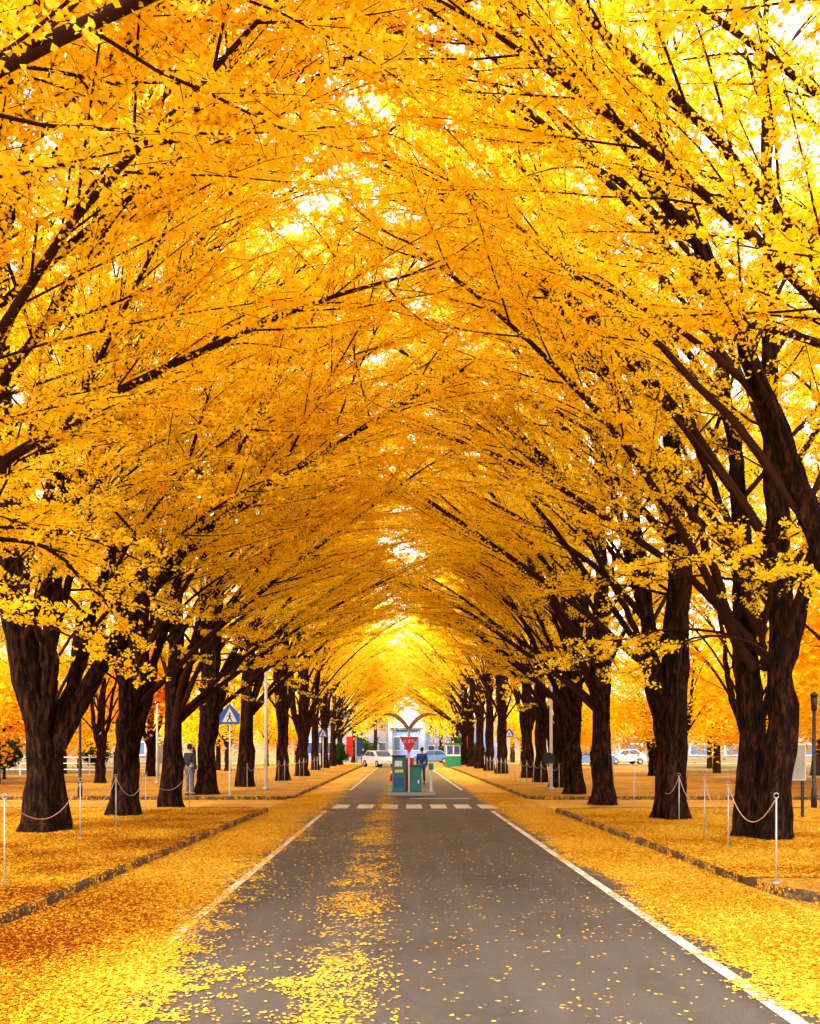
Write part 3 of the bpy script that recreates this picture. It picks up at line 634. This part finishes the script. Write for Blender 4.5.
def building(x0, x1, y, h, nst, wall, label, d=10, cols=6):
    t = thing('building', label, 'building', ((x0+x1)/2, y, 0)); w = x1-x0
    MB().box((0, d/2, h/2), (w, d, h)).build('wall', M[wall], t); MB().box((0, d/2, h+.15), (w+.6, d+.6, .3)).build('roof', M['roof'], t)
    sh = h/nst; cw = w/cols
    for s in range(nst):
        for k in range(cols):
            cx = -w/2+cw*(k+.5); f = MB().box((cx, -.03, sh*(s+.55)), (cw*.68, .08, sh*.5)).build('window', M['white'], t)
            MB().box((cx, -.09, sh*(s+.55)), (cw*.60, .04, sh*.42)).build('pane', M['glass'], f)
building(-12, -1.7, 112, 6.2, 2, 'cream', 'pale two storey building at the end of the avenue on the left', cols=8)
building(3.2, 13, 113, 5.2, 2, 'lilac', 'pale blue building at the end of the avenue on the right', cols=8)
building(-62, -26, 94, 6, 2, 'tan', 'long muted building behind the park on the left', cols=9)
building(24, 60, 102, 5.5, 2, 'tan', 'long muted building behind the park on the right', cols=9)
building(-1.2, 2.7, 124, 4.2, 1, 'lilac', 'low pale building centred beyond the far street', cols=3)

# ------------------------------------------------------------------ people
def skin_obj(name, vs, es, rs, mat, parent, root=0, sub=1):
    me = bpy.data.meshes.new(name); me.from_pydata(vs, es, []); o = link(name, me, mat, parent)
    o.modifiers.new('Skin', 'SKIN'); d = me.skin_vertices[0].data
    for i, r in enumerate(rs): d[i].radius = (r, r) if not isinstance(r, tuple) else r
    d[root].use_root = True; s = o.modifiers.new('Sub', 'SUBSURF'); s.levels = s.render_levels = sub; o.modifiers['Skin'].use_smooth_shade = True
    return o
def person(px, Y, z, rz, top, bot, label):
    t = thing('person', label, 'person', (xat(px, Y), Y, z), rz)
    V = [(0, 0, .95), (0, 0, 1.2), (0, 0, 1.38), (0, -.01, 1.46), (0, -.02, 1.56), (0, -.01, 1.66)]; E = [(0, 1), (1, 2), (2, 3), (3, 4), (4, 5)]; R = [.14, .13, .14, .05, .085, .075]
    for s in (-1, 1):
        b = len(V); V += [(s*.18, 0, 1.38), (s*.22, .02, 1.12), (s*.22, -.05, .88), (s*.22, -.07, .80)]; E += [(2, b), (b, b+1), (b+1, b+2), (b+2, b+3)]; R += [.055, .045, .032, .03]
        for k in range(4):
            q = len(V); V += [(s*.22+.0, -.095+.018*k, .745), (s*.215, -.095+.016*k, .715+.006*abs(k-1.5))]; E += [(b+3, q), (q, q+1)]; R += [.009, .007]
        q = len(V); V += [(s*.205, -.11, .79)]; E += [(b+3, q)]; R += [.01]
        b = len(V); V += [(s*.09, 0, .88), (s*.10, -.03*s, .48), (s*.10, .03*s, .08), (s*.10, -.10+.03*s, .035)]; E += [(0, b), (b, b+1), (b+1, b+2), (b+2, b+3)]; R += [.085, .06, .042, .035]
    skin_obj('body', V, E, R, M['skin'], t)
    V = [(0, 0, .88), (0, 0, 1.2), (0, 0, 1.38), (0, 0, 1.43)]; E = [(0, 1), (1, 2), (2, 3)]; R = [.17, .155, .165, .08]
    for s in (-1, 1):
        b = len(V); V += [(s*.19, 0, 1.38), (s*.22, .02, 1.12), (s*.22, -.05, .87)]; E += [(2, b), (b, b+1), (b+1, b+2)]; R += [.075, .062, .05]
    skin_obj('coat', V, E, R, top, t)
    V = [(0, 0, .92)]; E = []; R = [.15]
    for s in (-1, 1):
        b = len(V); V += [(s*.09, 0, .86), (s*.10, -.03*s, .48), (s*.10, .03*s, .09)]; E += [(0, b), (b, b+1), (b+1, b+2)]; R += [.10, .075, .06]
    skin_obj('trousers', V, E, R, bot, t)
    MB().tube([(0, .02, 1.55), (0, .025, 1.62), (0, .01, 1.70), (0, 0, 1.735)], [.07, .093, .08, .02], 12).build('hair', M['hair'], t, True)
    for s in (-1, 1): MB().tube([(s*.10, .06+.03*s, .03), (s*.10, -.12+.03*s, .03)], [.045, .04], 8).build('shoe', M['black'], t)
person(190, 30.3, VZ, 2.6, M['cloth1'], M['cloth2'], 'person in dark coat standing between the third and fourth left trunks')
person(422, 42, .012, 2.9, M['cloth4'], M['cloth4'], 'person in navy clothes standing just behind the gate island')
person(363, 86, .012, .3, M['cloth1'], M['cloth1'], 'distant person in black walking left of the white car')
person(492, 72, VZ, 1.2, M['cloth3'], M['cloth1'], 'distant person in red coat on the right roadside')

# ------------------------------------------------------------------ light, world, camera
w = bpy.data.worlds.new('World'); SC.world = w; w.use_nodes = True; nt = w.node_tree; g = G(nt)
sky = nt.nodes.new('ShaderNodeTexSky'); sky.sky_type = 'NISHITA'; sky.sun_disc = False
SE, SR = math.radians(50), math.radians(200)
sky.sun_elevation = SE; sky.sun_rotation = SR; sky.dust_density = 3; sky.air_density = 1.2
hs = nt.nodes.new('ShaderNodeHueSaturation'); nt.links.new(sky.outputs[0], hs.inputs['Color']); hs.inputs['Saturation'].default_value = .25; hs.inputs['Value'].default_value = 5.8
bg = nt.nodes['Background']; nt.links.new(hs.outputs[0], bg.inputs[0]); bg.inputs[1].default_value = .15
sd = bpy.data.lights.new('sun', 'SUN'); sd.energy = 4.8; sd.angle = math.radians(12); sd.color = (1, .93, .82)
so = bpy.data.objects.new('sun', sd); COL.objects.link(so)
dirv = Vector((math.sin(SR)*math.cos(SE), math.cos(SR)*math.cos(SE), math.sin(SE)))
so.rotation_euler = dirv.to_track_quat('Z', 'Y').to_euler(); so.location = (0, 0, 40)
cd = bpy.data.cameras.new('camera'); cam = bpy.data.objects.new('camera', cd); COL.objects.link(cam); SC.camera = cam
cam.location = (0, 0, H); cam.rotation_euler = (PI/2, 0, 0); cd.sensor_fit = 'HORIZONTAL'; cd.sensor_width = 36; cd.lens = 36*F/820
cd.shift_x = 9/820; cd.shift_y = 236/820; cd.clip_end = 2000; cd.clip_start = .05
SC.view_settings.view_transform = 'Standard'; SC.view_settings.look = 'None'; SC.view_settings.exposure = 0
